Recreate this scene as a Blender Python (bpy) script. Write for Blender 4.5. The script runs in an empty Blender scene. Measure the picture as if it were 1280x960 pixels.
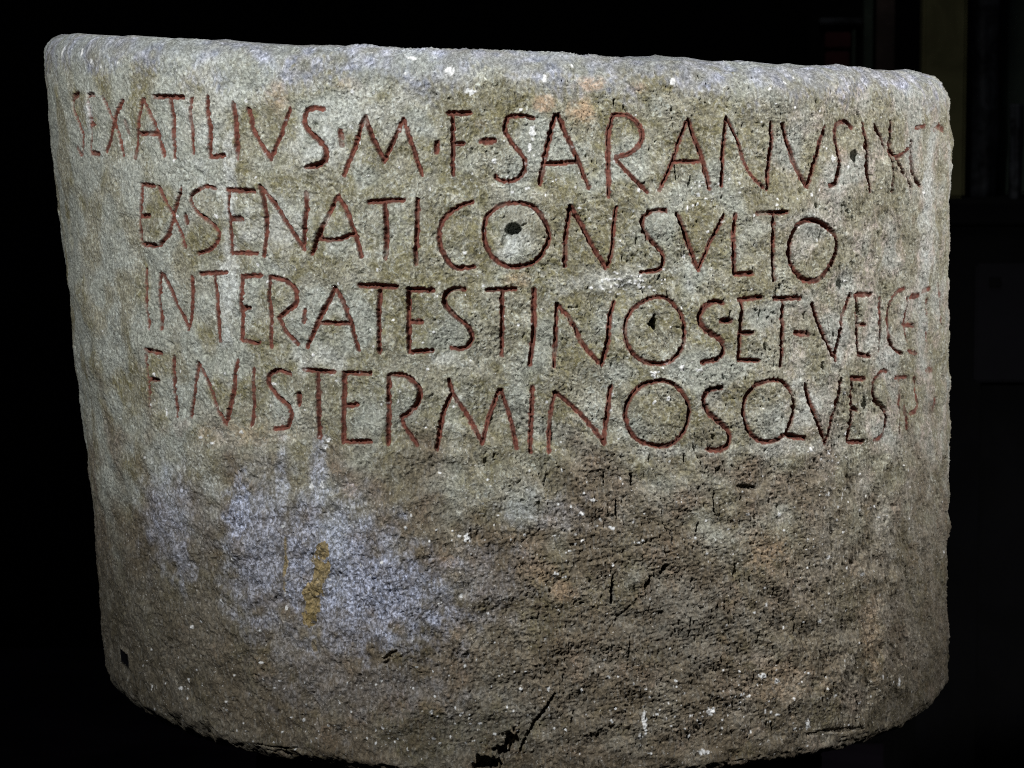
import bpy, math
import numpy as np

S = bpy.context.scene
C = S.collection
# ------------------------------------------------------------------ camera
FPX = 3850.0                       # focal length in photo pixels (1280 wide)
PITCH = math.radians(6.15)
DIST = 2.45
CAMZ = 0.506
cd = bpy.data.cameras.new('camera'); cam = bpy.data.objects.new('camera', cd); C.objects.link(cam)
cam.location = (0, -DIST, CAMZ); cam.rotation_euler = (math.radians(90) - PITCH, 0, 0)
cd.sensor_width = 36; cd.lens = 36 * FPX / 1280; cd.clip_start = .05; cd.clip_end = 60
cd.dof.use_dof = True; cd.dof.focus_distance = 2.17; cd.dof.aperture_fstop = 32
S.camera = cam
# ------------------------------------------------------------------ view, world, lamps
S.view_settings.view_transform = 'Standard'; S.view_settings.look = 'None'
S.view_settings.exposure = 0; S.view_settings.gamma = 1
S.cycles.max_bounces = 4; S.cycles.use_denoising = False; S.cycles.pixel_filter_type = 'BLACKMAN_HARRIS'; S.cycles.filter_width = 1.1
w = bpy.data.worlds.new('World'); S.world = w; w.use_nodes = True
w.node_tree.nodes['Background'].inputs[0].default_value = (.55, .7, 1, 1)
w.node_tree.nodes['Background'].inputs[1].default_value = .012

def aim(o, to):
    import mathutils
    d = mathutils.Vector(to) - o.location
    o.rotation_euler = d.to_track_quat('-Z', 'Y').to_euler()

def spot(name, loc, to, power, col, size, radius, blend=1.0):
    l = bpy.data.lights.new(name, 'SPOT'); o = bpy.data.objects.new(name, l); C.objects.link(o)
    l.energy = power; l.color = col; l.spot_size = math.radians(size); l.spot_blend = blend; l.shadow_soft_size = radius
    o.location = loc; aim(o, to)
    return o

spot('left_spot_lamp', (-.90, -2.0, 1.52), (.0, -.3, .57), 305, (1, .985, .955), 38, .045)
spot('right_spot_lamp', (1.95, -.62, 1.15), (.20, -.2, .57), 228, (1, .96, .92), 40, .04)
l = bpy.data.lights.new('gallery_lamp', 'AREA'); go = bpy.data.objects.new('gallery_lamp', l); C.objects.link(go)
l.energy = 1.7; l.size = .6; l.color = (1, .97, .9); go.location = (.3, 2.2, 1.6); aim(go, (.9, 3.6, .4))

# ------------------------------------------------------------------ pixel <-> place
rng = np.random.default_rng(7)
cp, sp = math.cos(PITCH), math.sin(PITCH)
def project(x, y, z):
    dy = y + DIST; dz = z - CAMZ
    dep = dy * cp - dz * sp; up = dy * sp + dz * cp
    return 640 + FPX * x / dep, 480 - FPX * up / dep
def ray(px, py):
    a = (px - 640) / FPX; b = -(py - 480) / FPX
    return a, cp + b * sp, -sp + b * cp

LEFT = np.array([(42, 56), (75, 57), (120, 60), (220, 70), (300, 80), (400, 90), (520, 105), (650, 118), (740, 125), (800, 130), (850, 136), (1000, 150)], float)
RIGHT = np.array([(90, 1187), (250, 1188), (300, 1186), (400, 1184), (520, 1184), (600, 1185), (700, 1182), (800, 1185), (1000, 1184)], float)
# centre and radius of the drum at each height, from its two outlines
ZS = np.linspace(-.12, .56, 60); CXS = np.zeros(60); RS = np.full(60, .35)
for i, z in enumerate(ZS):
    cx, R = 0., .35
    for _ in range(12):
        dlen = DIST
        dep = (dlen - R * R / dlen) * cp - (z - CAMZ) * sp
        yy = 480 - FPX * ((dlen - R * R / dlen) * sp + (z - CAMZ) * cp) / dep
        xl = np.interp(yy, LEFT[:, 0], LEFT[:, 1]); xr = np.interp(yy, RIGHT[:, 0], RIGHT[:, 1])
        a = (xl - 640) * dep / FPX; b = (xr - 640) * dep / FPX
        cx = (a + b) / 2; R = (b - a) / 2 / math.sqrt(1 - (R / dlen) ** 2)
    CXS[i] = cx; RS[i] = R
k5 = np.ones(5) / 5
CXS = np.convolve(np.pad(CXS, 2, 'edge'), k5, 'valid'); RS = np.convolve(np.pad(RS, 2, 'edge'), k5, 'valid')
R0 = .355
def base(psi, z):
    cx = np.interp(z, ZS, CXS); R = np.interp(z, ZS, RS)
    return cx + R * np.sin(psi), -R * np.cos(psi), z
def unproject(px, py):
    """photo pixel -> (psi, z) on the drum's side"""
    px = np.asarray(px, float); py = np.asarray(py, float)
    dx, dy, dz = ray(px, py); z = np.full(px.shape, .3)
    for _ in range(8):
        cx = np.interp(z, ZS, CXS); R = np.interp(z, ZS, RS)
        A = dx * dx + dy * dy; B = -cx * dx - DIST * dy; Cc = cx * cx + DIST * DIST - R * R
        disc = np.maximum(B * B - A * Cc, 0); t = (-B - np.sqrt(disc)) / A
        z = CAMZ + t * dz
    X = t * dx - cx; Y = t * dy - DIST
    return np.arctan2(X, -Y), z
def edge_z(psi, curve):
    """height at which the side at angle psi projects onto the outline curve (x, y)"""
    z = np.full(psi.shape, .2)
    for _ in range(25):
        x, y, _z = base(psi, z); X, Y = project(x, y, z)
        z = z - (np.interp(X, curve[:, 0], curve[:, 1]) - Y) * (DIST - .25) / FPX * .8
    return z
TOP = np.array([(50, 44), (75, 42), (200, 49), (340, 57), (480, 60), (600, 62), (700, 65), (780, 70), (920, 78), (1040, 83), (1120, 86), (1190, 91)], float)
BOT = np.array([(130, 836), (145, 855), (180, 878), (240, 903), (300, 932), (345, 942), (390, 945), (440, 955), (500, 964), (600, 976), (700, 978), (800, 972), (900, 962), (1000, 944), (1060, 933), (1130, 903), (1165, 878), (1184, 856)], float)

def sm(a, b, x):
    t = np.clip((x - a) / (b - a), 0, 1); return t * t * (3 - 2 * t)
# ------------------------------------------------------------------ angular and vertical layout of the surface grid
PM = math.radians(106)
tt = np.linspace(-PM, PM, 4001); dens = np.maximum(np.cos(tt), .27)
cum = np.concatenate([[0], np.cumsum((dens[1:] + dens[:-1]) / 2)]); NF = 1230
psi_f = np.interp(np.linspace(0, cum[-1], NF), cum, tt)
NB = 70
psi = np.concatenate([psi_f, np.linspace(PM, 2 * math.pi - PM, NB + 2)[1:-1]])
N = len(psi)
pf = np.where(psi > math.pi, psi - 2 * math.pi, psi)
pc = np.clip(pf, -1.42, 1.42)
pm_ = np.where(np.abs(pf) > 1.42, np.sign(pf) * np.clip(math.pi - np.abs(pf), 0, 1.42), pf)
ztop = edge_z(pm_, TOP) - .010 * sm(1.42, 2.3, np.abs(pf))
zbot = edge_z(pc, BOT)
rs = .0215 + .005 * np.sin(pf)                       # the worn rounding of the top rim, wider at the right
NBODY, NSH, NCAP, NUND, NBC = 862, 44, 12, 34, 8
# profile rows: 'off' = inset from the side radius, 'z' = height
rows_off = []; rows_z = []; nr = []; nz = []
for i in range(NBC):                                  # underside, from the centre outwards
    f = i / NBC
    rows_off.append(.052 + (1 - f) * (R0 - .06) + 0 * pf); rows_z.append(zbot.min() - .006 + 0 * pf + (1 - f) * .0); nr.append(0); nz.append(-1)
for i in range(NUND):                                 # broken lower arris
    f = (i) / NUND
    a = f * math.pi / 2
    rows_off.append(.055 * (1 - math.sin(a) ** .8) + 0 * pf); rows_z.append((zbot.min() - .006) * (1 - f ** 1.5) + (zbot + .006) * f ** 1.5); nr.append(math.sin(a)); nz.append(-math.cos(a))
zt0 = ztop - rs
for i in range(NBODY):
    f = i / (NBODY - 1)
    rows_off.append(0 * pf); rows_z.append((zbot + .006) * (1 - f) + zt0 * f); nr.append(1); nz.append(0)
for i in range(1, NSH + 1):
    a = i / NSH * math.pi / 2
    rows_off.append(rs * (1 - math.cos(a))); rows_z.append(zt0 + rs * math.sin(a)); nr.append(math.cos(a)); nz.append(math.sin(a))
ztm = float(ztop[:NF].mean())
for i in range(1, NCAP + 1):
    f = i / NCAP
    rows_off.append(rs + (R0 - .03 - rs) * f); rows_z.append(ztop * (1 - f) + (ztm - .006) * f); nr.append(0); nz.append(1)
OFF = np.array(rows_off); Z = np.array(rows_z); M = OFF.shape[0]
NR = np.array(nr)[:, None]; NZ = np.array(nz)[:, None]
R_ = np.interp(Z, ZS, RS); CX_ = np.interp(Z, ZS, CXS)
PSI = np.broadcast_to(psi, (M, N)); PF = np.broadcast_to(pf, (M, N))
Rr = np.maximum(R_ - OFF, .004)
# arc coordinates (metres) for all relief and colour fields; the shoulder continues the side upwards
SS = R0 * PF
zz = np.array(Z)
r0s = NBC + NUND + NBODY
for i in range(NSH): zz[r0s + i] = zt0 + rs * (math.pi / 2) * (i + 1) / NSH
for i in range(NCAP): zz[r0s + NSH + i] = zt0 + rs * math.pi / 2 + (i + 1) * .02
r0b = NBC + NUND
for i in range(NUND): zz[NBC + i] = zbot + .006 - (NUND - i) * .0016
for i in range(NBC): zz[i] = zbot + .006 - NUND * .0016 - (NBC - i) * .02

# ------------------------------------------------------------------ noise fields by filtered random numbers
NX, NZn, DX = 2600, 1100, .0009 * .95
fx = np.fft.fftfreq(NX, DX)[None, :]; fz = np.fft.fftfreq(NZn, DX)[:, None]
def field(lo, hi, ang=0., aniso=1., slope=0.):
    """band-passed noise; wavelengths lo..hi metres, stretched 'aniso' times along ang"""
    u = fx * math.cos(ang) + fz * math.sin(ang); v = -fx * math.sin(ang) + fz * math.cos(ang)
    k = np.sqrt((u * aniso) ** 2 + v ** 2) + 1e-9
    g = np.exp(-(k * lo) ** 4 * .5) * (1 - np.exp(-(k * hi) ** 4)) * k ** (-slope)
    f = np.fft.ifft2(np.fft.fft2(rng.standard_normal((NZn, NX))) * g).real
    return (f / f.std()).astype(np.float32)
_ix = (SS / DX) % NX; _iz = ((zz + .2) / DX) % NZn
_x0 = _ix.astype(np.int32); _z0 = _iz.astype(np.int32); _fx = (_ix - _x0).astype(np.float32); _fz = (_iz - _z0).astype(np.float32)
_x0 %= NX; _z0 %= NZn; _x1 = (_x0 + 1) % NX; _z1 = (_z0 + 1) % NZn
def samp(f):
    return (f[_z0, _x0] * (1 - _fx) + f[_z0, _x1] * _fx) * (1 - _fz) + (f[_z1, _x0] * (1 - _fx) + f[_z1, _x1] * _fx) * _fz

big = samp(field(.05, .4, slope=1)); mid = samp(field(.018, .06, slope=.6))
n1 = samp(field(.0055, .018, .15, .6)); n2 = samp(field(.0034, .010, .25, .5)); n2b = samp(field(.0032, .010, -.35, .65)); n2c = samp(field(.0032, .009, -.7, .5))
n3 = samp(field(.0021, .0050)); n4 = samp(field(.0014, .003))
va = samp(field(.06, .3)); vb = samp(field(.04, .2)); vc = samp(field(.03, .12)); vd = samp(field(.014, .05))
strk = samp(field(.008, .05, 0., .12))       # vertical run marks

PX, PY = project(CX_ + Rr * np.sin(PSI), -Rr * np.cos(PSI), Z)   # only to lay out the marks where the photograph has them
front = (np.abs(PF) < 1.5)
low = sm(490, 700, PY + 30 * vc + 34 * va + 10 * vd)                      # lower, unworked part of the drum
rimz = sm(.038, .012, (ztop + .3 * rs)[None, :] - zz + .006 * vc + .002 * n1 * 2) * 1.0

wA = sm(-.6, .6, va); wB = sm(-.6, .6, vb)
rid = -(np.abs(n2) * wA + np.abs(n2b) * (1 - wA)) * (1 - wB * .5) - np.abs(n2c) * wB * .5
rough = .75 + .25 * low + .2 * vc.clip(-1, 1)
rightw = sm(900, 1060, PX) * (1 - .0 * low)
leftsm = sm(330, 90, PX) * .45
amp = (1 - leftsm) * rough
H = .0011 * big + .00072 * mid * (1 + .35 * low) * (1 - leftsm) + .00040 * n1 * amp * (1 + .1 * low) + .00068 * (rid + .6) * amp * (1 - .18 * low) + .00035 * strk * sm(950, 1130, PX) + .00014 * n3 * amp + .00005 * n4
H = H - .0010 * (1 - .5 * low) * sm(1.0, 2.2, n1 * .7 + n2c * .7) * amp * (1 - .5 * leftsm)
n5 = samp(field(.0035, .022, -1.13, .32)); n6 = samp(field(.005, .03, 1.9, .4))
ctr = low * sm(430, 620, PX) * sm(1130, 960, PX)
H = H - .00032 * np.abs(n5) * ctr + .00028 * n6 * ctr
H = H * (1 - .1 * rimz) - .0013 * sm(.5, 2., .8 * n1 + .7 * vd) * rimz

# broken underside edge: chunks fallen away
und = sm(.030, .0, zz - zbot - .004)
H = H * (1 - .75 * und) + und * (.0006 * mid + .00015 * n1 - .0006 * np.abs(vd))
H[:NBC] *= .3

# ------------------------------------------------------------------ stamping marks into the surface
colS = R0 * psi_f
def win(s0, s1, z0, z1):
    c0 = np.searchsorted(colS, s0); c1 = np.searchsorted(colS, s1)
    c0 = max(c0, 0); c1 = min(max(c1, c0 + 1), NF)
    cm = min((c0 + c1) // 2, NF - 1)
    col = zz[:, cm]
    r0 = np.searchsorted(col, z0) - 3; r1 = np.searchsorted(col, z1) + 3
    return max(r0, 0), min(max(r1, 1), M), c0, c1
def catmull(P):
    P = np.array(P, float)
    if len(P) < 3: return P
    closed = np.allclose(P[0], P[-1])
    Q = np.vstack([P[-2] if closed else 2 * P[0] - P[1], P, P[1] if closed else 2 * P[-1] - P[-2]])
    out = []
    for i in range(1, len(Q) - 2):
        for t in np.arange(0, 1, .25):
            out.append(.5 * ((2 * Q[i]) + (Q[i + 1] - Q[i - 1]) * t + (2 * Q[i - 1] - 5 * Q[i] + 4 * Q[i + 1] - Q[i + 2]) * t * t + (-Q[i - 1] + 3 * Q[i] - 3 * Q[i + 1] + Q[i + 2]) * t ** 3))
    out.append(P[-1]); return np.array(out)
def line_dist(P, r):
    """distance (m) to a polyline given in (s, z), within a window, and the 0..1 position along it"""
    lo = P.min(0) - r; hi = P.max(0) + r
    a, b, c, d = win(lo[0], hi[0], lo[1], hi[1])
    s = SS[a:b, c:d]; z = zz[a:b, c:d]
    D = np.full(s.shape, 9., np.float32); T = np.zeros(s.shape, np.float32); L = 0
    tot = np.linalg.norm(np.diff(P, axis=0), axis=1).sum() + 1e-9
    for p, q in zip(P[:-1], P[1:]):
        v = q - p; ln = np.hypot(*v)
        if ln < 1e-9: continue
        t = np.clip(((s - p[0]) * v[0] + (z - p[1]) * v[1]) / ln ** 2, 0, 1)
        dd = np.hypot(s - p[0] - t * v[0], z - p[1] - t * v[1])
        m = dd < D; D = np.where(m, dd, D); T = np.where(m, (L + t * ln) / tot, T); L += ln
    return (slice(a, b), slice(c, d)), D, T
def to_sz(P):
    P = np.array(P, float); a, z = unproject(P[:, 0], P[:, 1]); return np.stack([R0 * a, z], 1)

ZOOMS = {'a': (40, 20, 4), 'b': (320, 20, 4), 'c': (600, 20, 4), 'd': (900, 60, 4), 'e': (60, 220, 4), 'f': (340, 220, 4), 'g': (620, 220, 4), 'h': (900, 240, 4),
         'i': (140, 380, 4), 'j': (440, 380, 4), 'k': (700, 420, 4), 'l': (920, 400, 4), 'm': (100, 660, 3.2), 'n': (480, 660, 3.2), 'o': (840, 660, 3.2), 'p': (640, 560, 4), 'q': (340, 560, 4), 'r': (0, 0, 1)}
# view, sign, strength, then its strokes
TEXT = '''
a S .8 |240 390 215 405 211 450 222 500 240 570 251 610 250 670 240 690 222 660
a E .85 |290 395 295 540 292 690|290 395 322 393|292 542 310 540|292 682 330 690
a X .95 |358 405 400 515 430 600 448 695|450 425 410 520 362 675
a . .6 |460 530 470 580
a A .9 |553 420 530 560 505 710|558 420 610 520 660 700|540 588 630 588
a T .95 |620 403 755 405|695 410 705 500 712 705
a I .95 |795 415 797 550 805 685
a L 1 |882 405 878 480 892 560 890 705|890 705 965 697
a I 1 |1010 435 1018 560 1030 705
a V 1 |1078 460 1120 600 1195 715|1195 715 1240 600 1285 463
b S 1 |335 465 290 462 250 478 240 530 270 580 320 630 352 680 345 720 310 745 255 755
b . .8 |420 575 425 645
b M 1 |437 795 490 660 545 505|545 505 590 620 643 725|643 725 690 620 737 515|737 515 780 640 830 795
b . 1 |905 635 903 680
b F 1 |985 490 985 640 985 795|960 487 1070 485|985 640 1040 638
b . 1.1 |1130 628 1190 625
c S 1 |265 512 210 498 150 505 125 540 135 600 175 655 220 710 222 770 190 812 140 828 85 812 80 798
c A 1.1 |300 840 325 700 375 495|390 495 440 610 490 720 545 860|325 740 490 730
c R 1 |645 900 645 620 668 495|668 495 740 497 800 540 820 600 790 660 735 695 682 708|682 712 740 780 835 880
c A 1 |905 870 965 730 1035 520|1045 525 1080 630 1110 700 1150 865|965 728 1110 728
d N 1 |10 690 15 520 28 345|28 345 80 440 130 570 180 660 220 695|255 380 258 450 245 580 238 705
d V 1 |308 385 350 510 395 620 430 695|430 695 480 550 525 395
d S .95 |665 400 625 368 585 395 590 500 590 600 570 670 540 690
d P .95 |715 380 725 500 730 600 740 715
d R .9 |770 385 800 450 818 490|845 370 845 520 850 600 848 715|850 510 890 600 935 695|868 550 935 505 950 470
d O .7 |945 520 955 640 990 690|975 398 1020 390
d C .7 |1072 410 1090 390 1120 412
e E 1 |468 45 465 200 473 340|465 43 535 50|470 200 505 200|473 342 545 347
e X 1 |553 55 620 190 685 355|675 60 630 180 605 280 560 345
e . 1.1 |688 198 690 235
e S 1.05 |835 60 785 52 735 85 722 115 745 170 800 220 845 270 850 320 815 365 750 388
e E 1 |905 70 910 230 912 390|895 68 1030 75|912 213 970 213|912 383 1038 388
e N 1 |1065 50 1088 150 1090 250 1075 400|1065 50 1130 130 1200 240 1280 365|1288 85 1292 200 1283 340
f A 1 |200 390 250 270 325 100|330 100 380 190 410 270 450 405|235 313 320 320 410 290
f T 1 |485 130 660 120|565 135 575 270 570 410
f I 1 |728 118 722 440
f C 1 |1000 130 930 155 860 215 835 290 850 370 910 455 1010 455
g O 1 |100 135 180 150 240 220 265 300 240 370 190 430 100 455 30 440 -30 390 -58 310 -55 230 -20 175 30 145 100 135
g N 1 |345 450 350 300 370 150|370 150 430 250 480 350 550 458|560 455 585 320 600 155
g S .95 |850 175 790 172 740 200 728 250 770 320 825 380 835 430 810 470 725 482
g V 1 |905 190 950 310 1015 465|1018 470 1080 320 1140 195
h L 1 |80 110 70 280 75 410|75 410 165 408
h T 1.05 |190 108 325 100|265 115 268 250 268 440
h O 1 |390 155 450 140 520 170 570 220 578 290 550 360 500 430 430 443 380 405 348 330 345 260 360 195 390 155
e I 1 |487 465 492 620 503 762
e N 1 |558 490 560 600 565 765|565 485 610 570 650 670 700 765|700 765 712 650 715 505
e T 1 |760 487 890 483|830 490 845 620 850 825
e E 1 |965 500 970 640 962 820|962 503 1060 497|970 662 1010 658|962 820 1048 838
e R 1 |1105 505 1110 700 1112 855|1110 505 1180 520 1235 570 1235 640 1190 680 1150 710|1155 712 1180 770 1245 842
f . 1 |163 675 160 730
f A 1 |175 855 240 715 315 560|318 560 370 660 400 750 432 870|248 732 390 738
f T 1 |440 547 625 553|545 550 537 700 542 880
f E 1 |690 565 685 720 690 880|685 565 810 570|690 728 748 728|690 878 800 873
f S 1 |965 568 920 560 870 590 868 640 920 700 980 750 1000 810 965 860 895 862
f T 1.1 |1075 568 1220 565|1150 570 1150 700 1150 900
g I 1.05 |190 570 190 750 170 940
g N 1 |305 640 300 780 290 955|305 640 380 730 440 850 530 945|530 940 560 820 570 700 590 630
g O 1 |850 610 920 680 945 770 930 850 880 920 800 940 720 915 660 850 645 770 660 700 720 640 780 610 850 610
g S 1 |1135 635 1080 630 1030 670 1018 720 1050 770 1110 810 1135 860 1110 910 1030 935
g . 1 |1120 722 1170 722
h E 1.1 |100 535 98 690 90 840|90 540 205 525|95 705 160 703|95 840 195 843
h T 1.2 |270 533 400 530|312 545 312 700 303 870
h . 1.1 |385 705 438 712
h V 1 |460 560 510 700 570 840|570 840 610 650 655 515
h E .9 |682 510 685 660 682 810|680 512 755 512|682 660 730 665|682 810 745 820
h I .9 |805 530 800 650 795 790
h C .95 |930 480 870 520 843 590 845 690 870 780 910 808
h E .88 |940 530 935 660 940 790|960 525 1000 515|935 665 975 668|950 797 985 805
h T .8 |1015 495 1055 480|1040 540 1040 740
h I .6 |1100 465 1110 700
i F 1 |180 230 190 370 198 510|175 228 245 245|195 375 238 380
i I 1 |305 265 315 430 325 560
i N 1 |430 295 415 420 400 560|432 295 490 410 530 520 575 600|578 600 600 450 622 285
i I 1 |700 325 703 470 695 610
i S 1 |885 350 830 332 785 355 778 400 820 460 880 510 895 560 870 615 808 625
i . 1 |935 450 935 500
i T 1 |955 328 1115 340|1030 340 1032 500 1033 665
j E 1 |-40 345 -42 520 -45 690|-40 345 95 347|-40 510 25 503|-45 690 90 687
j R 1 |190 355 185 520 180 700|190 353 270 358 320 395 345 440 325 500 285 545 245 568|247 570 265 620 325 705
j M 1 |425 725 455 550 500 445|485 380 500 445|500 445 570 550 650 690|650 700 680 580 735 430|745 430 790 570 825 725
j I 1 |903 415 890 740
j N 1 |985 745 990 580 1015 440|1025 445 1100 510 1180 590 1260 690|1260 700 1280 530 1295 415
k O 1 |530 225 590 260 635 330 645 400 620 480 560 540 480 550 390 520 345 460 330 385 350 310 400 255 460 230 530 225
k S 1.05 |800 258 745 270 715 320 740 380 800 435 845 485 840 540 800 570 740 570
k Q 1.1 |1085 220 1140 260 1165 340 1150 420 1110 500 1040 530 970 505 925 440 920 340 950 270 1010 230 1085 220|1120 488 1170 505 1225 510
l V 1.1 |345 330 390 480 450 615|450 610 490 450 518 295
l E 1 |575 290 570 450 560 610|570 290 640 292|570 440 610 450|560 610 635 608
l S .95 |765 258 730 255 690 310 690 390 745 460 742 550 720 592 688 598
l T .8 |800 288 860 285|825 300 825 400 805 560
l A .75 |855 430 850 560|905 290 915 430 870 470
l T .65 |955 255 990 248|1000 400 1000 450
'''
paint = np.zeros((M, N), np.float32); owner = np.full((M, N), -1, np.int16); groove = np.zeros((M, N), np.float32)
bestD = np.full((M, N), 9., np.float32); signs = []
W = .00345
for ln in TEXT.strip().split('\n'):
    head, *strokes = ln.split('|'); v, ch, st = head.split(); st = float(st); ox, oy, k = ZOOMS[v]
    idx = len(signs); signs.append(ch)
    for sk in strokes:
        q = np.array(sk.split(), float).reshape(-1, 2)
        P = to_sz(catmull(np.stack([ox + q[:, 0] / k, oy + q[:, 1] / k], 1)))
        wv = W * (.80 + .24 * min(st, 1.1)) * rng.uniform(.95, 1.2)
        if ch == '.': wv *= 1.25
        wv *= 1 + .75 * float(sm(.95, 1.35, abs(P[:, 0].mean() / R0)))      # cut wider where the face turns away
        sl, D, T = line_dist(P, .008)
        jit = .00014 * n3[sl] + .00020 * n2[sl] + .00020 * n1[sl]
        wl = wv * (.86 + .14 * np.sin(np.pi * np.clip(T * 1.0, 0, 1)) ** .5) / 2
        e = (D + jit) / wl
        g = np.clip(1.15 - e, 0, 1); g = np.where(e < .25, np.maximum(g, .88), g)
        dep = .0031 * (1 + .25 * vd[sl].clip(-1, 1)) * min(st, 1.15) ** 1.2 * g
        groove[sl] = np.maximum(groove[sl], dep)
        worn = np.clip(st * 1.25 + .25 * vd[sl] - (.0 if st > .85 else .15 * np.abs(n1[sl])), 0, 1)
        pm = sm(1.12, .82, e) * worn
        paint[sl] = np.maximum(paint[sl], pm)
        m = (e < 1.08) & (D < bestD[sl]); bestD[sl] = np.where(m, D, bestD[sl]); owner[sl] = np.where(m, idx, owner[sl])
# shallow dished halo where the mason's chisel cleared the stone beside each stroke
H = H * (1 - .75 * np.clip(groove / .002, 0, 1)) - groove

def slit(view, pts, wmm, dmm, jag=1.):
    ox, oy, k = ZOOMS[view]; q = np.array(pts, float).reshape(-1, 2)
    P = to_sz(catmull(np.stack([ox + q[:, 0] / k, oy + q[:, 1] / k], 1)))
    sl, D, T = line_dist(P, wmm * .001 + .004)
    wl = wmm * .0005 * (.35 + .9 * np.sin(np.pi * (.08 + .84 * T)) ** .7)
    e = (D + jag * (.00035 * n2[sl] + .0003 * n3[sl])) / wl
    H[sl] -= dmm * .001 * sm(1.25, .3, e)
for v, pts, w_, d_ in [
    ('k', (355, 690, 358, 740), 1.6, 4), ('k', (625, 590, 628, 655), 1.2, 3), ('k', (670, 550, 692, 592, 712, 665), 1.2, 3.5), ('k', (775, 775, 770, 860, 782, 890), 1.5, 4),
    ('k', (285, 830, 282, 930), 1.1, 3), ('k', (890, 750, 940, 758, 980, 755), 3.2, 4), ('k', (758, 495, 775, 515), 2.6, 4), ('h', (300, 455, 275, 490, 280, 525), 1.1, 3),
    ('g', (855, 575, 857, 612), 1.2, 3), ('g', (1165, 670, 1160, 725), 1.2, 2.5), ('g', (355, 660, 420, 655), 1.2, 2.5), ('n', (682, 665, 650, 720, 600, 785, 570, 835, 545, 890), 2.4, 6),
    ('n', (762, 735, 747, 800), 1.3, 3), ('n', (1140, 150, 1112, 182), 2.8, 4), ('n', (918, 235, 912, 305), 2.2, 4), ('n', (1010, 290, 925, 375, 850, 465), 1.6, 1.3),
    ('n', (0, 525, 50, 490), 2.6, 4), ('n', (1050, 240, 1070, 205), 2.6, 4), ('n', (723, 560, 720, 615), 1.0, 3), ('n', (983, 440, 980, 530), 1.0, 3), ('n', (1228, 360, 1222, 435), 1.1, 3),
    ('o', (915, 708, 905, 765, 870, 805), 2.4, 4), ('o', (260, 140, 250, 200), 1.4, 3), ('o', (490, 340, 490, 430), 1.6, 3), ('p', (600, 125, 598, 185), 1.8, 4), ('p', (520, 265, 518, 350), 1.1, 3),
    ('p', (755, 375, 800, 440, 805, 480), 1.1, 3), ('p', (935, 370, 922, 440), 1.6, 3.5), ('p', (770, 590, 755, 625), 3., 4), ('p', (510, 640, 500, 720, 505, 780), 2.2, 4), ('p', (700, 640, 680, 700), 2.4, 4),
    ('p', (180, 710, 195, 720), 2.2, 4), ('p', (345, 775, 355, 775), 2.2, 4), ('p', (745, 825, 758, 830), 2.4, 4), ('p', (740, 700, 620, 780, 540, 850, 480, 940), 1.2, .9), ('p', (1115, 580, 1118, 630), 1.6, 3),
    ('p', (170, 140, 160, 190), 1.3, 3), ('p', (135, 265, 140, 290), 2.4, 3), ('p', (460, 130, 462, 190), 1.2, 3), ('p', (1190, 650, 1195, 670), 2.4, 3.5), ('p', (1215, 330, 1212, 400), 1.2, 3), ('p', (865, 40, 868, 100), 1.2, 3),
    ('c', (675, 425, 675, 460), 1.7, 4), ('c', (725, 450, 738, 478), 1.8, 3.5), ('c', (975, 745, 990, 820), 1.4, 3), ('c', (1095, 285, 1140, 325), 1.6, 3), ('c', (1060, 810, 1050, 855), 1.6, 3),
    ('d', (440, 575, 445, 600), 1.2, 3), ('d', (475, 780, 480, 795), 2.2, 3), ('d', (940, 450, 935, 480), 1.2, 2), ('d', (985, 460, 995, 505), 1.6, 2.5), ('d', (1105, 465, 1110, 500), 1.3, 2),
    ('h', (600, 60, 605, 110), 1.5, 3), ('h', (630, 20, 640, 60), 1.4, 3), ('h', (425, 605, 428, 625), 2.2, 3.5), ('h', (505, 850, 510, 885), 2.4, 4), ('h', (1100, 640, 1115, 700), 1.8, 2.5), ('h', (680, 560, 705, 620), 3.2, 4), ('h', (920, 660, 915, 690), 2, 3),
    ('l', (420, 225, 432, 245), 2.6, 4), ('l', (808, 655, 812, 700), 1.6, 3), ('l', (905, 280, 908, 320), 1.8, 2.5), ('b', (175, 195, 180, 190), 1.6, 2), ('b', (575, 370, 585, 400), 1.8, 2.5),
    ('a', (470, 205, 468, 235), 1.6, 2.5), ('q', (1065, 50, 1060, 90), 2, 3), ('q', (990, 420, 1000, 460), 2, 3), ('q', (120, 440, 105, 425), 1.4, 2), ('q', (500, 660, 520, 650), 1.6, 2), ('m', (1255, 510, 1220, 540), 2.6, 3.5)]:
    slit(v, pts, w_, d_)
# drilled and broken holes
def hole(px, py, r_px, d, ax=1.):
    a, z = unproject(np.array([px]), np.array([py])); s0 = R0 * a[0]; z0 = z[0]; r = r_px * .00062
    i, j, c, d_ = win(s0 - 3 * r, s0 + 3 * r, z0 - 3 * r * ax, z0 + 3 * r * ax); sl = (slice(i, j), slice(c, d_))
    D = np.hypot(SS[sl] - s0, (zz[sl] - z0) / ax) / r + .16 * n1[sl] + .06 * n2[sl]
    H[sl] -= d * sm(1.18, .75, D)
hole(643, 287, 7.5, .014); slit('g', (95, 280, 60, 310, 40, 345), 6, 1.8, .6); slit('g', (100, 270, 150, 240), 2.2, 2.5)
hole(818, 402, 4.2, .008); slit('g', (795, 700, 797, 750, 830, 805), 3.6, 7, .6); slit('g', (765, 742, 800, 755), 3.2, 5)
hole(1066.5, 196, 5.0, .022, 1.5)
hole(1082, 505, 3.6, .018, 2.0)
slit('l', (695, 400, 745, 458), 3.2, 4)
hole(628, 938, 9, .012, .6); hole(610, 955, 16, .018, .55); hole(640, 925, 9, .01)
slit('o', (540, 828, 640, 812, 760, 800), 3, 3); slit('m', (700, 880, 860, 890), 3, 2.5)
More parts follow.
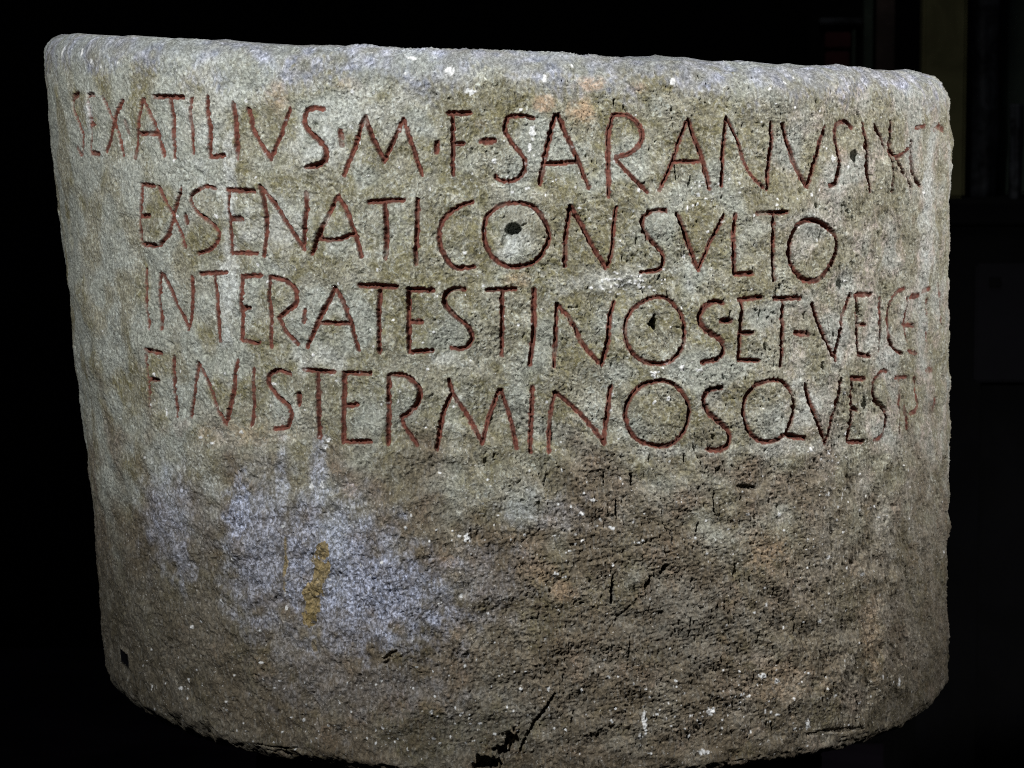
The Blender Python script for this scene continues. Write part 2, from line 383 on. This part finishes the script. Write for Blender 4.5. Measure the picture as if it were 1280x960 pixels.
# smooth gouges (shallow, wide) and long scratches
slit('k', (1065, 705, 1000, 770, 920, 815, 820, 855), 7, .9, .3); slit('n', (1110, 35, 990, 85, 880, 125, 760, 145, 640, 150), 3, 1.0, .4)
slit('l', (200, 770, 60, 870, 0, 900), 6, .8, .3)

# many small slots and pits, densest at the right
def pit(s0, z0, L, wd, d, ang):
    i, j, c, e_ = win(s0 - L, s0 + L, z0 - L, z0 + L); sl = (slice(i, j), slice(c, e_))
    u = (SS[sl] - s0) * math.cos(ang) + (zz[sl] - z0) * math.sin(ang); v_ = -(SS[sl] - s0) * math.sin(ang) + (zz[sl] - z0) * math.cos(ang)
    D = (u / L) ** 2 + (v_ / wd) ** 2
    H[sl] -= d * np.exp(-D * 2.2) * (1 - np.clip(groove[sl] / .001, 0, 1))
zlo = float(zbot[:NF].min())
for _ in range(9000):
    a = rng.uniform(-1.62, 1.75); z0 = rng.uniform(zlo, .52); s0 = R0 * a
    den = .42 + .55 * (a > .7) - .12 * (z0 < .22)
    if rng.random() > den: continue
    if a < -.75 and rng.random() < .55: continue
    ang = rng.normal(math.pi / 2 + (.25 if a > .5 else -.1), .35 if a > .75 else 1.1)
    L = rng.lognormal(math.log(.0020), .45); pit(s0, z0, L, L * rng.uniform(.3, .8), rng.uniform(.0006, .0022) * (1.3 if a > .75 else 1), ang)

# small square recess near the lower left edge
a, z = unproject(np.array([150., 151, 160.5, 159.5]), np.array([812., 826, 833, 819]))
sq_s = R0 * a; sq_z = z
sc_, szc = sq_s.mean(), sq_z.mean()
i, j, c, d = win(sc_ - .03, sc_ + .03, szc - .02, szc + .02); sl = (slice(i, j), slice(c, d))
hs = (sq_s.max() - sq_s.min()) / 2 * 1.1
D = np.maximum(np.abs(SS[sl] - sc_) / hs, np.abs(zz[sl] - szc + (SS[sl] - sc_) * .10) / .0060)
H[sl] = H[sl] * sm(.7, 1.4, D) - .003 * sm(.76, .70, D)
square = np.zeros((M, N), np.float32); square[sl] = (D < .84)

# ------------------------------------------------------------------ colour fields: what the stone is stained with, plus shade painted at lower left
fn = .5 * n1 + .35 * n2 + .3 * n3
def blob(px, py, rx, ry, soft=.6, noise=.5, ang=0.):
    u = (PX - px) * math.cos(ang) + (PY - py) * math.sin(ang); v_ = -(PX - px) * math.sin(ang) + (PY - py) * math.cos(ang)
    D = np.sqrt((u / rx) ** 2 + (v_ / ry) ** 2) + noise * (.38 * vd + .28 * fn)
    return sm(1 + soft, 1 - soft, D) * front
def mx(*a):
    r = a[0]
    for b in a[1:]: r = np.maximum(r, b)
    return r
lime = mx(blob(455, 735, 95, 50, .8, .55, .25), blob(415, 695, 60, 60, .9, .5) * .9, blob(330, 690, 40, 75, .9, .5) * .7, blob(300, 640, 14, 38, .6, .7), blob(212, 640, 24, 48, 1.0, .5) * .6, blob(225, 690, 14, 32, .7, .7) * .5,
          blob(325, 655, 10, 48) * .7, blob(352, 625, 9, 60) * .55, blob(397, 615, 11, 65) * .6, blob(540, 748, 34, 18, .8, .8) * .5, blob(450, 780, 70, 34, .7, .9) * .5, blob(400, 830, 50, 50, .8, 1) * .18,
          blob(360, 800, 22, 50, .8, 1) * .2, blob(250, 640, 50, 60, .9, 1) * .12, blob(470, 860, 80, 30, .8, 1) * .15, blob(600, 730, 40, 40, .9, 1) * .2, blob(675, 640, 50, 18, .8, 1) * .2)
pale = mx(blob(287, 225, 9, 60, .6, .5) * .75, blob(284, 350, 10, 75, .6, .6) * .6, blob(345, 285, 34, 30, .8, .9) * .55, blob(262, 130, 26, 60, .8, .8) * .45, blob(402, 190, 30, 26, .8, .9) * .5, blob(400, 450, 26, 14, .8, .8) * .5,
          blob(450, 140, 60, 30, .9, .9) * .35, blob(770, 350, 55, 14, .7, .8) * .5, blob(1005, 508, 14, 30, .6, .7) * .5, blob(560, 450, 18, 8) * .4, blob(600, 90, 60, 14, .9, 1) * .35, blob(805, 490, 12, 5) * .3,
          blob(112, 140, 5, 20, .4, .3) * .8, blob(1160, 270, 9, 110, .7, .7) * .45, blob(1100, 430, 26, 18, .8, .8) * .35, blob(640, 310, 26, 9, .6, .6, -.7) * .6, blob(970, 560, 60, 10, .8, .8) * .3, blob(840, 565, 45, 6, .8, .8) * .35)
lime = lime * (.72 + .28 * sm(-1, .8, strk))
ochre = mx(blob(399, 715, 10, 38, .35, .55, .12), blob(389, 752, 10, 32, .35, .55, .1), blob(393, 805, 5, 10) * .6, blob(357, 700, 3.5, 36, .5, .6) * .7, blob(303, 722, 6, 6) * .4)
tan = mx(blob(680, 130, 12, 9), blob(726, 138, 16, 14), blob(738, 104, 16, 8), blob(800, 112, 10, 8) * .7, blob(345, 120, 12, 20) * .5, blob(432, 106, 14, 8) * .4, blob(740, 320, 80, 10, .8, .9) * .0,
         blob(707, 740, 14, 11) * .7, blob(680, 715, 16, 14) * .5, blob(438, 612, 9, 9) * .5, blob(960, 690, 24, 20, .8, .9) * .5, blob(300, 540, 50, 14, .9, .9) * .4, blob(980, 850, 40, 22, .8, .9) * .4, blob(560, 700, 8, 8) * .5,
         blob(645, 350, 14, 10) * .5, blob(1090, 790, 14, 50, .8, .9) * .4, blob(600, 155, 8, 6) * .3)
rust = sm(.7, 1.9, vc + .5 * vd) * low * .25
brown = low * (1 - .15 * sm(0, 1.5, vb)) * (1 - .2 * rightw)
leftdark = sm(560, 760, PY + 20 * vc) * sm(420, 150, PX) * .75  # dark brown lower left, with the light's falloff there painted in
olive = (1 - .8 * low) * sm(-1.5, .9, va + .6 * vd + .6 * sm(250, 620, PX) - .5 * sm(420, 120, PX)) * (1 - .4 * rightw) * sm(.0, .8, 1 - rimz)
pink = rightw * (1 - .7 * low) * sm(-.9, 1.2, vb + .5 * vd) * .8 + low * sm(.2, 1.6, va) * .35
moss = low * sm(.2, 1.5, -va + .4 * vd) * .8
speck = np.zeros((M, N), np.float32)
def fleck(px, py, rx, ry):
    a, z = unproject(np.array([px]), np.array([py])); s0 = R0 * a[0]; z0 = z[0]; q = .00062 * (.8 if rx > 3 else 1); rx = rx * q; ry = ry * q
    i, j, c, d_ = win(s0 - 2.5 * rx, s0 + 2.5 * rx, z0 - 2.5 * ry, z0 + 2.5 * ry); sl = (slice(i, j), slice(c, d_))
    D = np.hypot((SS[sl] - s0) / rx, (zz[sl] - z0) / ry) + .34 * n2[sl] + .22 * n3[sl]
    m = sm(1.25, .75, D); speck[sl] = np.maximum(speck[sl], m); H[sl] += .00035 * m
for f in [(562, 89, 6, 5), (588, 114, 6, 4), (514, 71, 5, 3), (842, 102, 4, 4), (680, 99, 2, 4), (665, 165, 3.5, 8), (662, 185, 2, 4), (402, 606, 3, 4), (388, 608, 3, 4), (584, 673, 3, 5), (1100, 846, 3.6, 3.4), (1121, 852, 2.4, 4),
          (78, 66, 2, 8), (103, 66, 1.6, 5), (116, 77, 2, 3), (112, 138, 2.2, 9), (274, 751, 2, 4), (806, 903, 3.6, 14), (800, 920, 4, 3), (575, 670, 2, 2), (818, 466, 5, 2), (817, 468, 3, 3), (852, 460, 3, 3), (835, 499, 2.5, 2.5),
          (817, 502, 2, 2), (872, 462, 3, 1.6), (660, 235, 4, 2), (641, 240, 2, 1.5), (1058, 208, 2, 2), (1038, 566, 2, 3), (1027, 574, 2, 1.6), (708, 702, 1, 1), (742, 625, 4, 2), (727, 643, 3, 2), (766, 660, 3, 2), (798, 679, 4, 1.4), (340, 480, 3, 1.5),
          (405, 558, 3, 3), (410, 550, 2, 2), (252, 547, 2.4, 1.6), (208, 516, 1.8, 5), (300, 540, 2, 2), (955, 845, 5, 4), (972, 852, 5, 3), (890, 890, 8, 4), (1010, 905, 4, 6), (880, 940, 8, 3), (1115, 852, 1.6, 3), (290, 700, 1.5, 1.5)]: fleck(*f)
for _ in range(45): fleck(rng.normal(785, 24), rng.normal(351, 8), rng.uniform(.7, 2.2), rng.uniform(.7, 1.6))
for cx_, cy_, sx_, sy_, n_ in [(1100, 640, 60, 70, 60), (960, 700, 70, 60, 60), (700, 660, 80, 40, 50), (580, 850, 90, 50, 60), (880, 900, 120, 25, 70), (250, 860, 60, 40, 40), (400, 160, 200, 60, 50), (500, 460, 220, 80, 70), (450, 900, 120, 30, 60), (1000, 880, 90, 30, 50),
                               (660, 215, 40, 20, 25), (880, 240, 30, 12, 25), (1050, 600, 15, 40, 30), (640, 500, 320, 200, 120), (1000, 200, 90, 90, 60)]:
    for _ in range(n_):
        x_, y_ = rng.normal(cx_, sx_), rng.normal(cy_, sy_)
        if 80 < x_ < 1180 and 50 < y_ < 950: r_ = rng.lognormal(0.0, .35); fleck(x_, y_, r_ * rng.uniform(.6, 1.3), r_ * rng.uniform(.6, 1.4))
speck *= (1 - np.clip(paint * 1.2, 0, 1) * .7)
cool = sm(.0, 1.5, vb + .5 * vc + 1.1 * sm(520, 120, PX) - .2) * (1 - low) * .75
warm = sm(.1, 1.6, -vb - .4 * vc + .5 * sm(350, 700, PX) + .3 * low) * .55
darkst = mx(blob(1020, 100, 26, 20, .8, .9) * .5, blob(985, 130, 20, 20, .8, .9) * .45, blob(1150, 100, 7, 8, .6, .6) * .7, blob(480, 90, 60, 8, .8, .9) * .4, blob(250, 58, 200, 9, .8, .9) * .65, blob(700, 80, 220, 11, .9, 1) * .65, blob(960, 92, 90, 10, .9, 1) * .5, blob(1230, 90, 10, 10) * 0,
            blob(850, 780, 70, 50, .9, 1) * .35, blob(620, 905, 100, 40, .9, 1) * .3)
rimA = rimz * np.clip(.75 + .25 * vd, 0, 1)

# ------------------------------------------------------------------ the mesh, cut along the painted grooves
nx_, nz_ = NR, NZ
Xc = CX_ + (Rr + H * NR) * np.sin(PSI); Yc = -(Rr + H * NR) * np.cos(PSI); Zc = Z + H * NZ
V = np.stack([Xc, Yc, Zc], -1).reshape(-1, 3).astype(np.float32)
cb = len(V); V = np.vstack([V, [[float(CX_[0, 0]), 0, float(Z[0, 0])], [float(CX_[-1, 0]), 0, ztm - .006]]]).astype(np.float32)
ii, jj = np.meshgrid(np.arange(M - 1), np.arange(N), indexing='ij'); j2 = (jj + 1) % N
Q = np.stack([ii * N + jj, ii * N + j2, (ii + 1) * N + j2, (ii + 1) * N + jj], -1).reshape(-1, 4)
own4 = owner.reshape(-1)[Q]; fo = own4.max(1); fo = np.where((own4 >= 0).sum(1) >= 3, fo, -1)
sq4 = square.reshape(-1)[Q].min(1); fo = np.where(sq4 > 0, 900, fo)
def pad(x): return np.concatenate([x.reshape(-1), [x.reshape(-1)[0]] * 2]).astype(np.float32)
ATT = {'mark_a': np.stack([pad(paint), pad(lime), pad(ochre), pad(speck)], 1), 'mark_b': np.stack([pad(olive), pad(brown), pad(rimA), pad(pink)], 1),
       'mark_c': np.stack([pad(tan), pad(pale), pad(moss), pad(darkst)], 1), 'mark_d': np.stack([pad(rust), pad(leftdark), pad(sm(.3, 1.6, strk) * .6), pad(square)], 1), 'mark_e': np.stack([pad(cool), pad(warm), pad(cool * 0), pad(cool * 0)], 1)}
UVW = np.stack([pad(SS), pad(zz), pad(PF * 0)], 1)

# ------------------------------------------------------------------ materials
class NT:
    def __init__(s, name):
        s.m = bpy.data.materials.new(name); s.m.use_nodes = True; s.t = s.m.node_tree; s.b = s.t.nodes['Principled BSDF']
    def n(s, kind, **kw):
        x = s.t.nodes.new(kind)
        for k, v in kw.items(): setattr(x, k, v)
        return x
    def l(s, a, b): s.t.links.new(a, b)
    def val(s, x, sock):
        if isinstance(x, (int, float)): sock.default_value = x
        elif isinstance(x, tuple): sock.default_value = (*x, 1) if len(x) == 3 else x
        else: s.l(x, sock)
    def math(s, op, a, b=0., clamp=False):
        x = s.n('ShaderNodeMath', operation=op, use_clamp=clamp); s.val(a, x.inputs[0]); s.val(b, x.inputs[1]); return x.outputs[0]
    def mix(s, f, a, b, mode='MIX'):
        x = s.n('ShaderNodeMix', data_type='RGBA', blend_type=mode); s.val(f, x.inputs['Factor']); s.val(a, x.inputs[6]); s.val(b, x.inputs[7]); return x.outputs[2]
    def noise(s, scale, detail=3., rough=.55, vec=None, dist=0.):
        x = s.n('ShaderNodeTexNoise'); x.inputs['Scale'].default_value = scale; x.inputs['Detail'].default_value = detail; x.inputs['Roughness'].default_value = rough; x.inputs['Distortion'].default_value = dist
        if vec: s.l(vec, x.inputs['Vector'])
        return x.outputs['Fac']
    def ramp(s, x, lo, hi, a=0., b=1.):
        r = s.n('ShaderNodeMapRange', clamp=True, interpolation_type='SMOOTHSTEP'); s.val(x, r.inputs[0])
        for i, v in enumerate((lo, hi, a, b)): r.inputs[i + 1].default_value = v
        return r.outputs[0]

def stone_material():
    T = NT('weathered_stone'); tc = T.n('ShaderNodeTexCoord').outputs['Object']
    def att(nm):
        a = T.n('ShaderNodeAttribute', attribute_name=nm); q = T.n('ShaderNodeSeparateColor'); T.l(a.outputs['Color'], q.inputs[0]); return q.outputs[0], q.outputs[1], q.outputs[2], a.outputs['Alpha']
    pa, li, oc, spk = att('mark_a'); ol, br, ri, pk = att('mark_b'); tn, pl, mo, dk = att('mark_c'); ru, ld, st, sq = att('mark_d'); co, wa, _u, _w = att('mark_e')
    mp = T.n('ShaderNodeMapping'); mp.inputs['Scale'].default_value = (1, 1, .8); T.l(tc, mp.inputs[0]); tv = mp.outputs[0]
    f1 = T.noise(440, 4, .6, tv, .6); f2 = T.noise(150, 3, .6, tc, 1.2); f3 = T.noise(900, 2, .6, tc); f4 = T.noise(45, 4, .6, tc, .5); f5 = T.noise(280, 2, .5, tv, 1.6)
    c = T.mix(T.ramp(f4, .35, .65), (.205, .202, .158), (.275, .275, .230))
    c = T.mix(T.ramp(f5, .52, .68, 0, .55), c, (.36, .40, .385)); c = T.mix(T.math('MULTIPLY', ol, T.ramp(f2, .35, .62)), c, (.160, .150, .085))
    c = T.mix(T.math('MULTIPLY', pk, T.ramp(f5, .25, .7)), c, (.30, .255, .235))
    c = T.mix(T.math('MULTIPLY', br, .88), c, T.mix(T.ramp(f2, .35, .65), (.082, .063, .042), (.134, .109, .077)))
    c = T.mix(T.math('MULTIPLY', mo, T.ramp(f2, .3, .7)), c, (.095, .083, .043))
    c = T.mix(T.math('MULTIPLY', ru, T.ramp(f5, .3, .7)), c, (.17, .105, .067))
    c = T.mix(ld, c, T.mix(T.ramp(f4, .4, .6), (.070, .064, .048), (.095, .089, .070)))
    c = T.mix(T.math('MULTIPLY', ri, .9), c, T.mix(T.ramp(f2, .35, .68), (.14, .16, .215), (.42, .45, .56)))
    c = T.mix(T.math('MULTIPLY', co, T.ramp(f2, .25, .6, .35, 1)), c, (.265, .29, .27)); c = T.mix(1., c, T.mix(wa, (1., 1., 1.), (.70, .66, .56)), 'MULTIPLY')
    c = T.mix(T.math('MULTIPLY', st, .35), c, (.30, .31, .30))
    c = T.mix(T.math('MULTIPLY', tn, T.ramp(f2, .3, .6, .1, .75)), c, (.38, .27, .18))
    c = T.mix(T.math('MULTIPLY', pl, T.ramp(f2, .25, .6, .25, 1)), c, (.47, .50, .50))
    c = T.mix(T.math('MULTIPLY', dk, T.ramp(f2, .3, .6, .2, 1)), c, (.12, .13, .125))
    c = T.mix(T.math('MULTIPLY', li, T.ramp(f5, .28, .62, .55, .85)), c, T.mix(T.ramp(f1, .4, .6), (.20, .23, .32), (.42, .47, .62)))
    c = T.mix(T.ramp(oc, .4, .75, 0, .9), c, T.mix(T.ramp(f2, .4, .6), (.13, .098, .035), (.26, .195, .08)))
    # mineral grain: dark and pale crystals of the stone
    g = T.ramp(f1, .30, .70, .66, 1.38); g = T.math('MULTIPLY', g, T.ramp(f3, .3, .7, .88, 1.12)); g = T.math('MULTIPLY', g, T.ramp(f5, .3, .7, .78, 1.22))
    gc = T.n('ShaderNodeCombineColor'); [T.l(g, gc.inputs[i]) for i in range(3)]
    c = T.mix(1., c, gc.outputs[0], 'MULTIPLY')
    fl = T.ramp(T.noise(560, 1, .4, tc), .70, .76); c = T.mix(T.math('MULTIPLY', fl, .45), c, (.62, .62, .60))
    dkf = T.ramp(T.noise(380, 2, .5, tc, 1.5), .36, .28); c = T.mix(T.math('MULTIPLY', dkf, .6), c, (.035, .033, .03))
    red = T.mix(T.ramp(f2, .3, .7), (.062, .022, .015), (.150, .049, .033)); red = T.mix(T.ramp(f1, .55, .75, 0, .35), red, (.30, .17, .13))
    c = T.mix(pa, c, red)
    c = T.mix(spk, c, T.mix(T.ramp(f1, .35, .6), (.46, .48, .49), (.74, .76, .77)))
    c = T.mix(sq, c, (.004, .004, .005))
    T.l(c, T.b.inputs['Base Color']); T.b.inputs['Roughness'].default_value = .8; T.l(T.ramp(sq, 0, .5, .3, 0.), T.b.inputs['Specular IOR Level'])
    hgt = T.math('ADD', T.math('MULTIPLY', f1, .6), T.math('ADD', T.math('MULTIPLY', f5, .9), T.math('MULTIPLY', f3, .25)))
    b = T.n('ShaderNodeBump'); b.inputs['Distance'].default_value = .0010; T.l(T.ramp(pa, 0, 1, .9, .35), b.inputs['Strength']); T.l(hgt, b.inputs['Height']); T.l(b.outputs[0], T.b.inputs['Normal'])
    return T.m
STONE = stone_material()

def plain(name, col, rough=.7, scale=6., var=.35):
    T = NT(name); tc = T.n('ShaderNodeTexCoord').outputs['Object']
    f = T.noise(scale, 4, .6, tc, .8)
    c = T.mix(T.ramp(f, .3, .7), tuple(v * (1 - var) for v in col), tuple(v * (1 + var) for v in col))
    T.l(c, T.b.inputs['Base Color']); T.b.inputs['Roughness'].default_value = rough; T.b.inputs['Specular IOR Level'].default_value = .2
    return T.m

# ------------------------------------------------------------------ linking helpers
def submesh(name, faces, extra_tris=None):
    used = np.unique(np.concatenate([faces.reshape(-1), extra_tris.reshape(-1)]) if extra_tris is not None else faces.reshape(-1))
    remap = np.zeros(len(V), np.int32); remap[used] = np.arange(len(used))
    me = bpy.data.meshes.new(name); me.vertices.add(len(used)); me.vertices.foreach_set('co', V[used].reshape(-1))
    nq = len(faces); nt = 0 if extra_tris is None else len(extra_tris)
    me.loops.add(nq * 4 + nt * 3); me.polygons.add(nq + nt)
    li = remap[faces].reshape(-1)
    stt = np.arange(nq) * 4
    if nt: li = np.concatenate([li, remap[extra_tris].reshape(-1)]); stt = np.concatenate([stt, nq * 4 + np.arange(nt) * 3])
    me.loops.foreach_set('vertex_index', li.astype(np.int32)); me.polygons.foreach_set('loop_start', stt.astype(np.int32))
    me.update(calc_edges=True); me.shade_smooth()
    for k, arr in ATT.items():
        a = me.attributes.new(k, 'FLOAT_COLOR', 'POINT'); a.data.foreach_set('color', arr[used].reshape(-1))
    me.materials.append(STONE)
    return me
def tag(o, label=None, cat=None, group=None, kind=None):
    if label: o['label'] = label
    if cat: o['category'] = cat
    if group: o['group'] = group
    if kind: o['kind'] = kind
def empty(name, loc):
    o = bpy.data.objects.new(name, None); C.objects.link(o); o.location = loc; o.empty_display_size = .05; return o
def link(name, me, parent=None):
    o = bpy.data.objects.new(name, me); C.objects.link(o)
    if parent: o.parent = parent
    return o

stone = empty('inscribed_stone', (0, 0, 0))
tag(stone, 'round grey boundary stone carved with four lines of red Roman capitals', 'stone')
tr = np.array([[cb, (k + 1) % N, k] for k in range(N)] + [[cb + 1, (M - 1) * N + k, (M - 1) * N + (k + 1) % N] for k in range(N)])
link('drum', submesh('drum', Q[fo == -1], tr), stone)
for k, ch in enumerate(signs):
    F = Q[fo == k]
    if not len(F): continue
    nm = 'interpunct' if ch == '.' else 'letter'
    o = link(nm, submesh(nm, F), stone)
    if ch != '.': o['label'] = 'carved capital ' + ch + ' painted red'
F = Q[fo == 900]
if len(F): o = link('square_recess', submesh('square_recess', F), stone); o['label'] = 'small black square recess low on the left side'

# ------------------------------------------------------------------ plinth, floor and the dim gallery behind
def box(name, lo, hi, m, parent=None, bev=.004):
    import bmesh
    bm = bmesh.new(); bmesh.ops.create_cube(bm, size=1)
    for v in bm.verts: v.co = [lo[i] + (v.co[i] + .5) * (hi[i] - lo[i]) for i in range(3)]
    if bev: bmesh.ops.bevel(bm, geom=list(bm.edges), offset=bev, segments=2, affect='EDGES')
    me = bpy.data.meshes.new(name); bm.to_mesh(me); bm.free(); me.materials.append(m)
    return link(name, me, parent)
def at(px, py, y):
    dx, dy, dz = ray(px, py); t = (y + DIST) / dy; return t * dx, CAMZ + t * dz
def pbox(name, x0, y0, x1, y1, y, th, m, parent=None, bev=.004):
    a, zt_ = at(x0, y0, y); b, _ = at(x1, y0, y); _, zb_ = at(x0, y1, y)
    return box(name, (a, y, zb_), (b, y + th, zt_), m, parent, bev)
zb0 = float(Z[0, 0])
FZ = -.95
black = plain('black_cloth', (.004, .004, .005), .95)
pl_ = empty('plinth', (.02, 0, FZ)); tag(pl_, 'black plinth under the round carved stone', 'plinth')
for nm, lo, hi in (('plinth_body', (-.19, -.19, .03), (.19, .19, zb0 - .03 - FZ)), ('plinth_top', (-.21, -.21, zb0 - .03 - FZ), (.21, .21, zb0 - .0015 - FZ)), ('plinth_foot', (-.22, -.22, 0), (.22, .22, .03))):
    box(nm, lo, hi, black, pl_)
tag(box('floor', (-9, -6, FZ - .1), (9, 6.5, FZ - .0), plain('dark_floor', (.03, .022, .035), .6, 3.), bev=0), kind='structure')
tag(box('back_wall', (-9, 5.0, FZ), (9, 5.2, 3.2), plain('dark_wall', (.0035, .003, .0045), .9, 1.5), bev=0), kind='structure')
DY = 3.3
olive_m = plain('olive_plaster', (.14, .135, .065), .8, 9., .25); green_m = plain('green_plaster', (.06, .08, .065), .8, 7.); dark_m = plain('dark_bronze', (.035, .038, .045), .6, 22., .7)
redm = plain('dark_red_cloth', (.07, .016, .02), .8, 12.); brown_m = plain('dark_wood', (.075, .055, .05), .7, 10.); grey_m = plain('dark_grey_board', (.008, .0075, .011), .8, 6., .15)
# low wall that carries the panels at the right
lw = empty('low_wall', (at(1240, 400, DY)[0], DY, FZ)); tag(lw, 'dark low wall behind the stone at the right', 'wall')
a, zt_ = at(1150, 252, DY); b, _ = at(1420, 252, DY)
box('wall_body', (a - lw.location.x, -.05, 0), (b - lw.location.x, .45, zt_ - FZ - .04), black, lw); box('coping', (a - lw.location.x - .02, -.07, zt_ - FZ - .04), (b - lw.location.x + .02, .47, zt_ - FZ), black, lw)
ZC = zt_
def stand(name, x0, x1, ytop, y, th, m, parent=None, bev=.006):
    a, t_ = at(x0, ytop, y); b, _ = at(x1, ytop, y); return box(name, (a, y, ZC), (b, y + th, t_), m, parent, bev)
tag(stand('wall_panel', 1158, 1214, -260, DY + .12, .05, olive_m), 'tall olive wall panel just right of the stone rim', 'panel')
tag(stand('wall_panel', 1262, 1380, -260, DY + .30, .05, green_m), 'dark green wall panel at the right edge of the view', 'panel')
# a dark standing figure-like pier, uneven in outline
def pier(name, xl, xr, ytop, y, depth, m):
    a, t_ = at(xl, ytop, y); b, _ = at(xr, ytop, y); cx, r = (a + b) / 2, (b - a) / 2
    n, k = 40, 20; vs = []; fs = []
    for i in range(n):
        z = ZC + (t_ - ZC) * i / (n - 1)
        for j in range(k):
            t = 2 * math.pi * j / k; q = r * (1 + .10 * math.sin(5 * t + z * 9) + .08 * math.sin(z * 23 + t) + .05 * math.sin(z * 61 + 3 * t)) * (1 - .10 * math.sin(z * 4 + 1))
            vs.append((cx + q * math.cos(t), y + depth * q / r * math.sin(t), z))
    for i in range(n - 1):
        for j in range(k): fs.append((i * k + j, i * k + (j + 1) % k, (i + 1) * k + (j + 1) % k, (i + 1) * k + j))
    fs.append(tuple(range(k))[::-1]); fs.append(tuple((n - 1) * k + j for j in range(k)))
    me = bpy.data.meshes.new(name); me.from_pydata(vs, [], fs); me.shade_smooth(); me.materials.append(m); return link(name, me)
tag(pier('rough_pillar', 1215, 1254, -260, DY + .22, .045, dark_m), 'dark rough pillar between olive and green panels', 'pillar')
tag(pier('rough_pillar', 1262, 1279, 130, DY + .10, .02, dark_m), 'short dark leaning post at the right edge', 'pillar')
bd = empty('display_board', (at(1250, 478, DY - .2)[0], DY - .2, FZ)); tag(bd, 'dim grey board with a small black square, right of the stone', 'board')
a, t_ = at(1220, 330, DY - .2); b, _ = at(1310, 330, DY - .2); _, b_ = at(1220, 478, DY - .2)
box('board', (a - bd.location.x, 0, b_ - FZ), (b - bd.location.x, .03, t_ - FZ), grey_m, bd)
a2, t2 = at(1236, 346, DY - .2); b2, _ = at(1250, 346, DY - .2); _, b3 = at(1236, 358, DY - .2)
box('label_square', (a2 - bd.location.x, -.006, b3 - FZ), (b2 - bd.location.x, -.001, t2 - FZ), black, bd, 0)
box('board_post', (a - bd.location.x + .02, .031, 0), (b - bd.location.x - .02, .06, b_ - FZ + .05), black, bd)
# dim cabinet with a red panel above the rim
cb_ = empty('cabinet', (at(1070, 120, DY + .6)[0], DY + .6, FZ)); tag(cb_, 'dim cabinet with a dark red panel behind the stone rim', 'cabinet')
def cpart(nm, x0, x1, y0, y1, dy, m):
    a, t_ = at(x0, y0, DY + .6); b, _ = at(x1, y0, DY + .6); _, b_ = at(x0, y1, DY + .6)
    box(nm, (a - cb_.location.x, dy, max(b_ - FZ, 0)), (b - cb_.location.x, dy + .04, t_ - FZ), m, cb_, .003)
cpart('back_panel', 1015, 1124, -40, 1100, .05, black)
cpart('red_panel', 1032, 1064, 40, 60, 0, redm); cpart('red_panel', 1032, 1062, 64, 110, 0, redm)
cpart('green_strip', 1066, 1070, 36, 110, 0, green_m); cpart('upright', 1080, 1091, -40, 110, -.02, green_m)
cpart('door_jamb', 1096, 1119, -40, 110, -.01, brown_m); cpart('crossbar', 1024, 1079, 22, 30, -.01, dark_m)
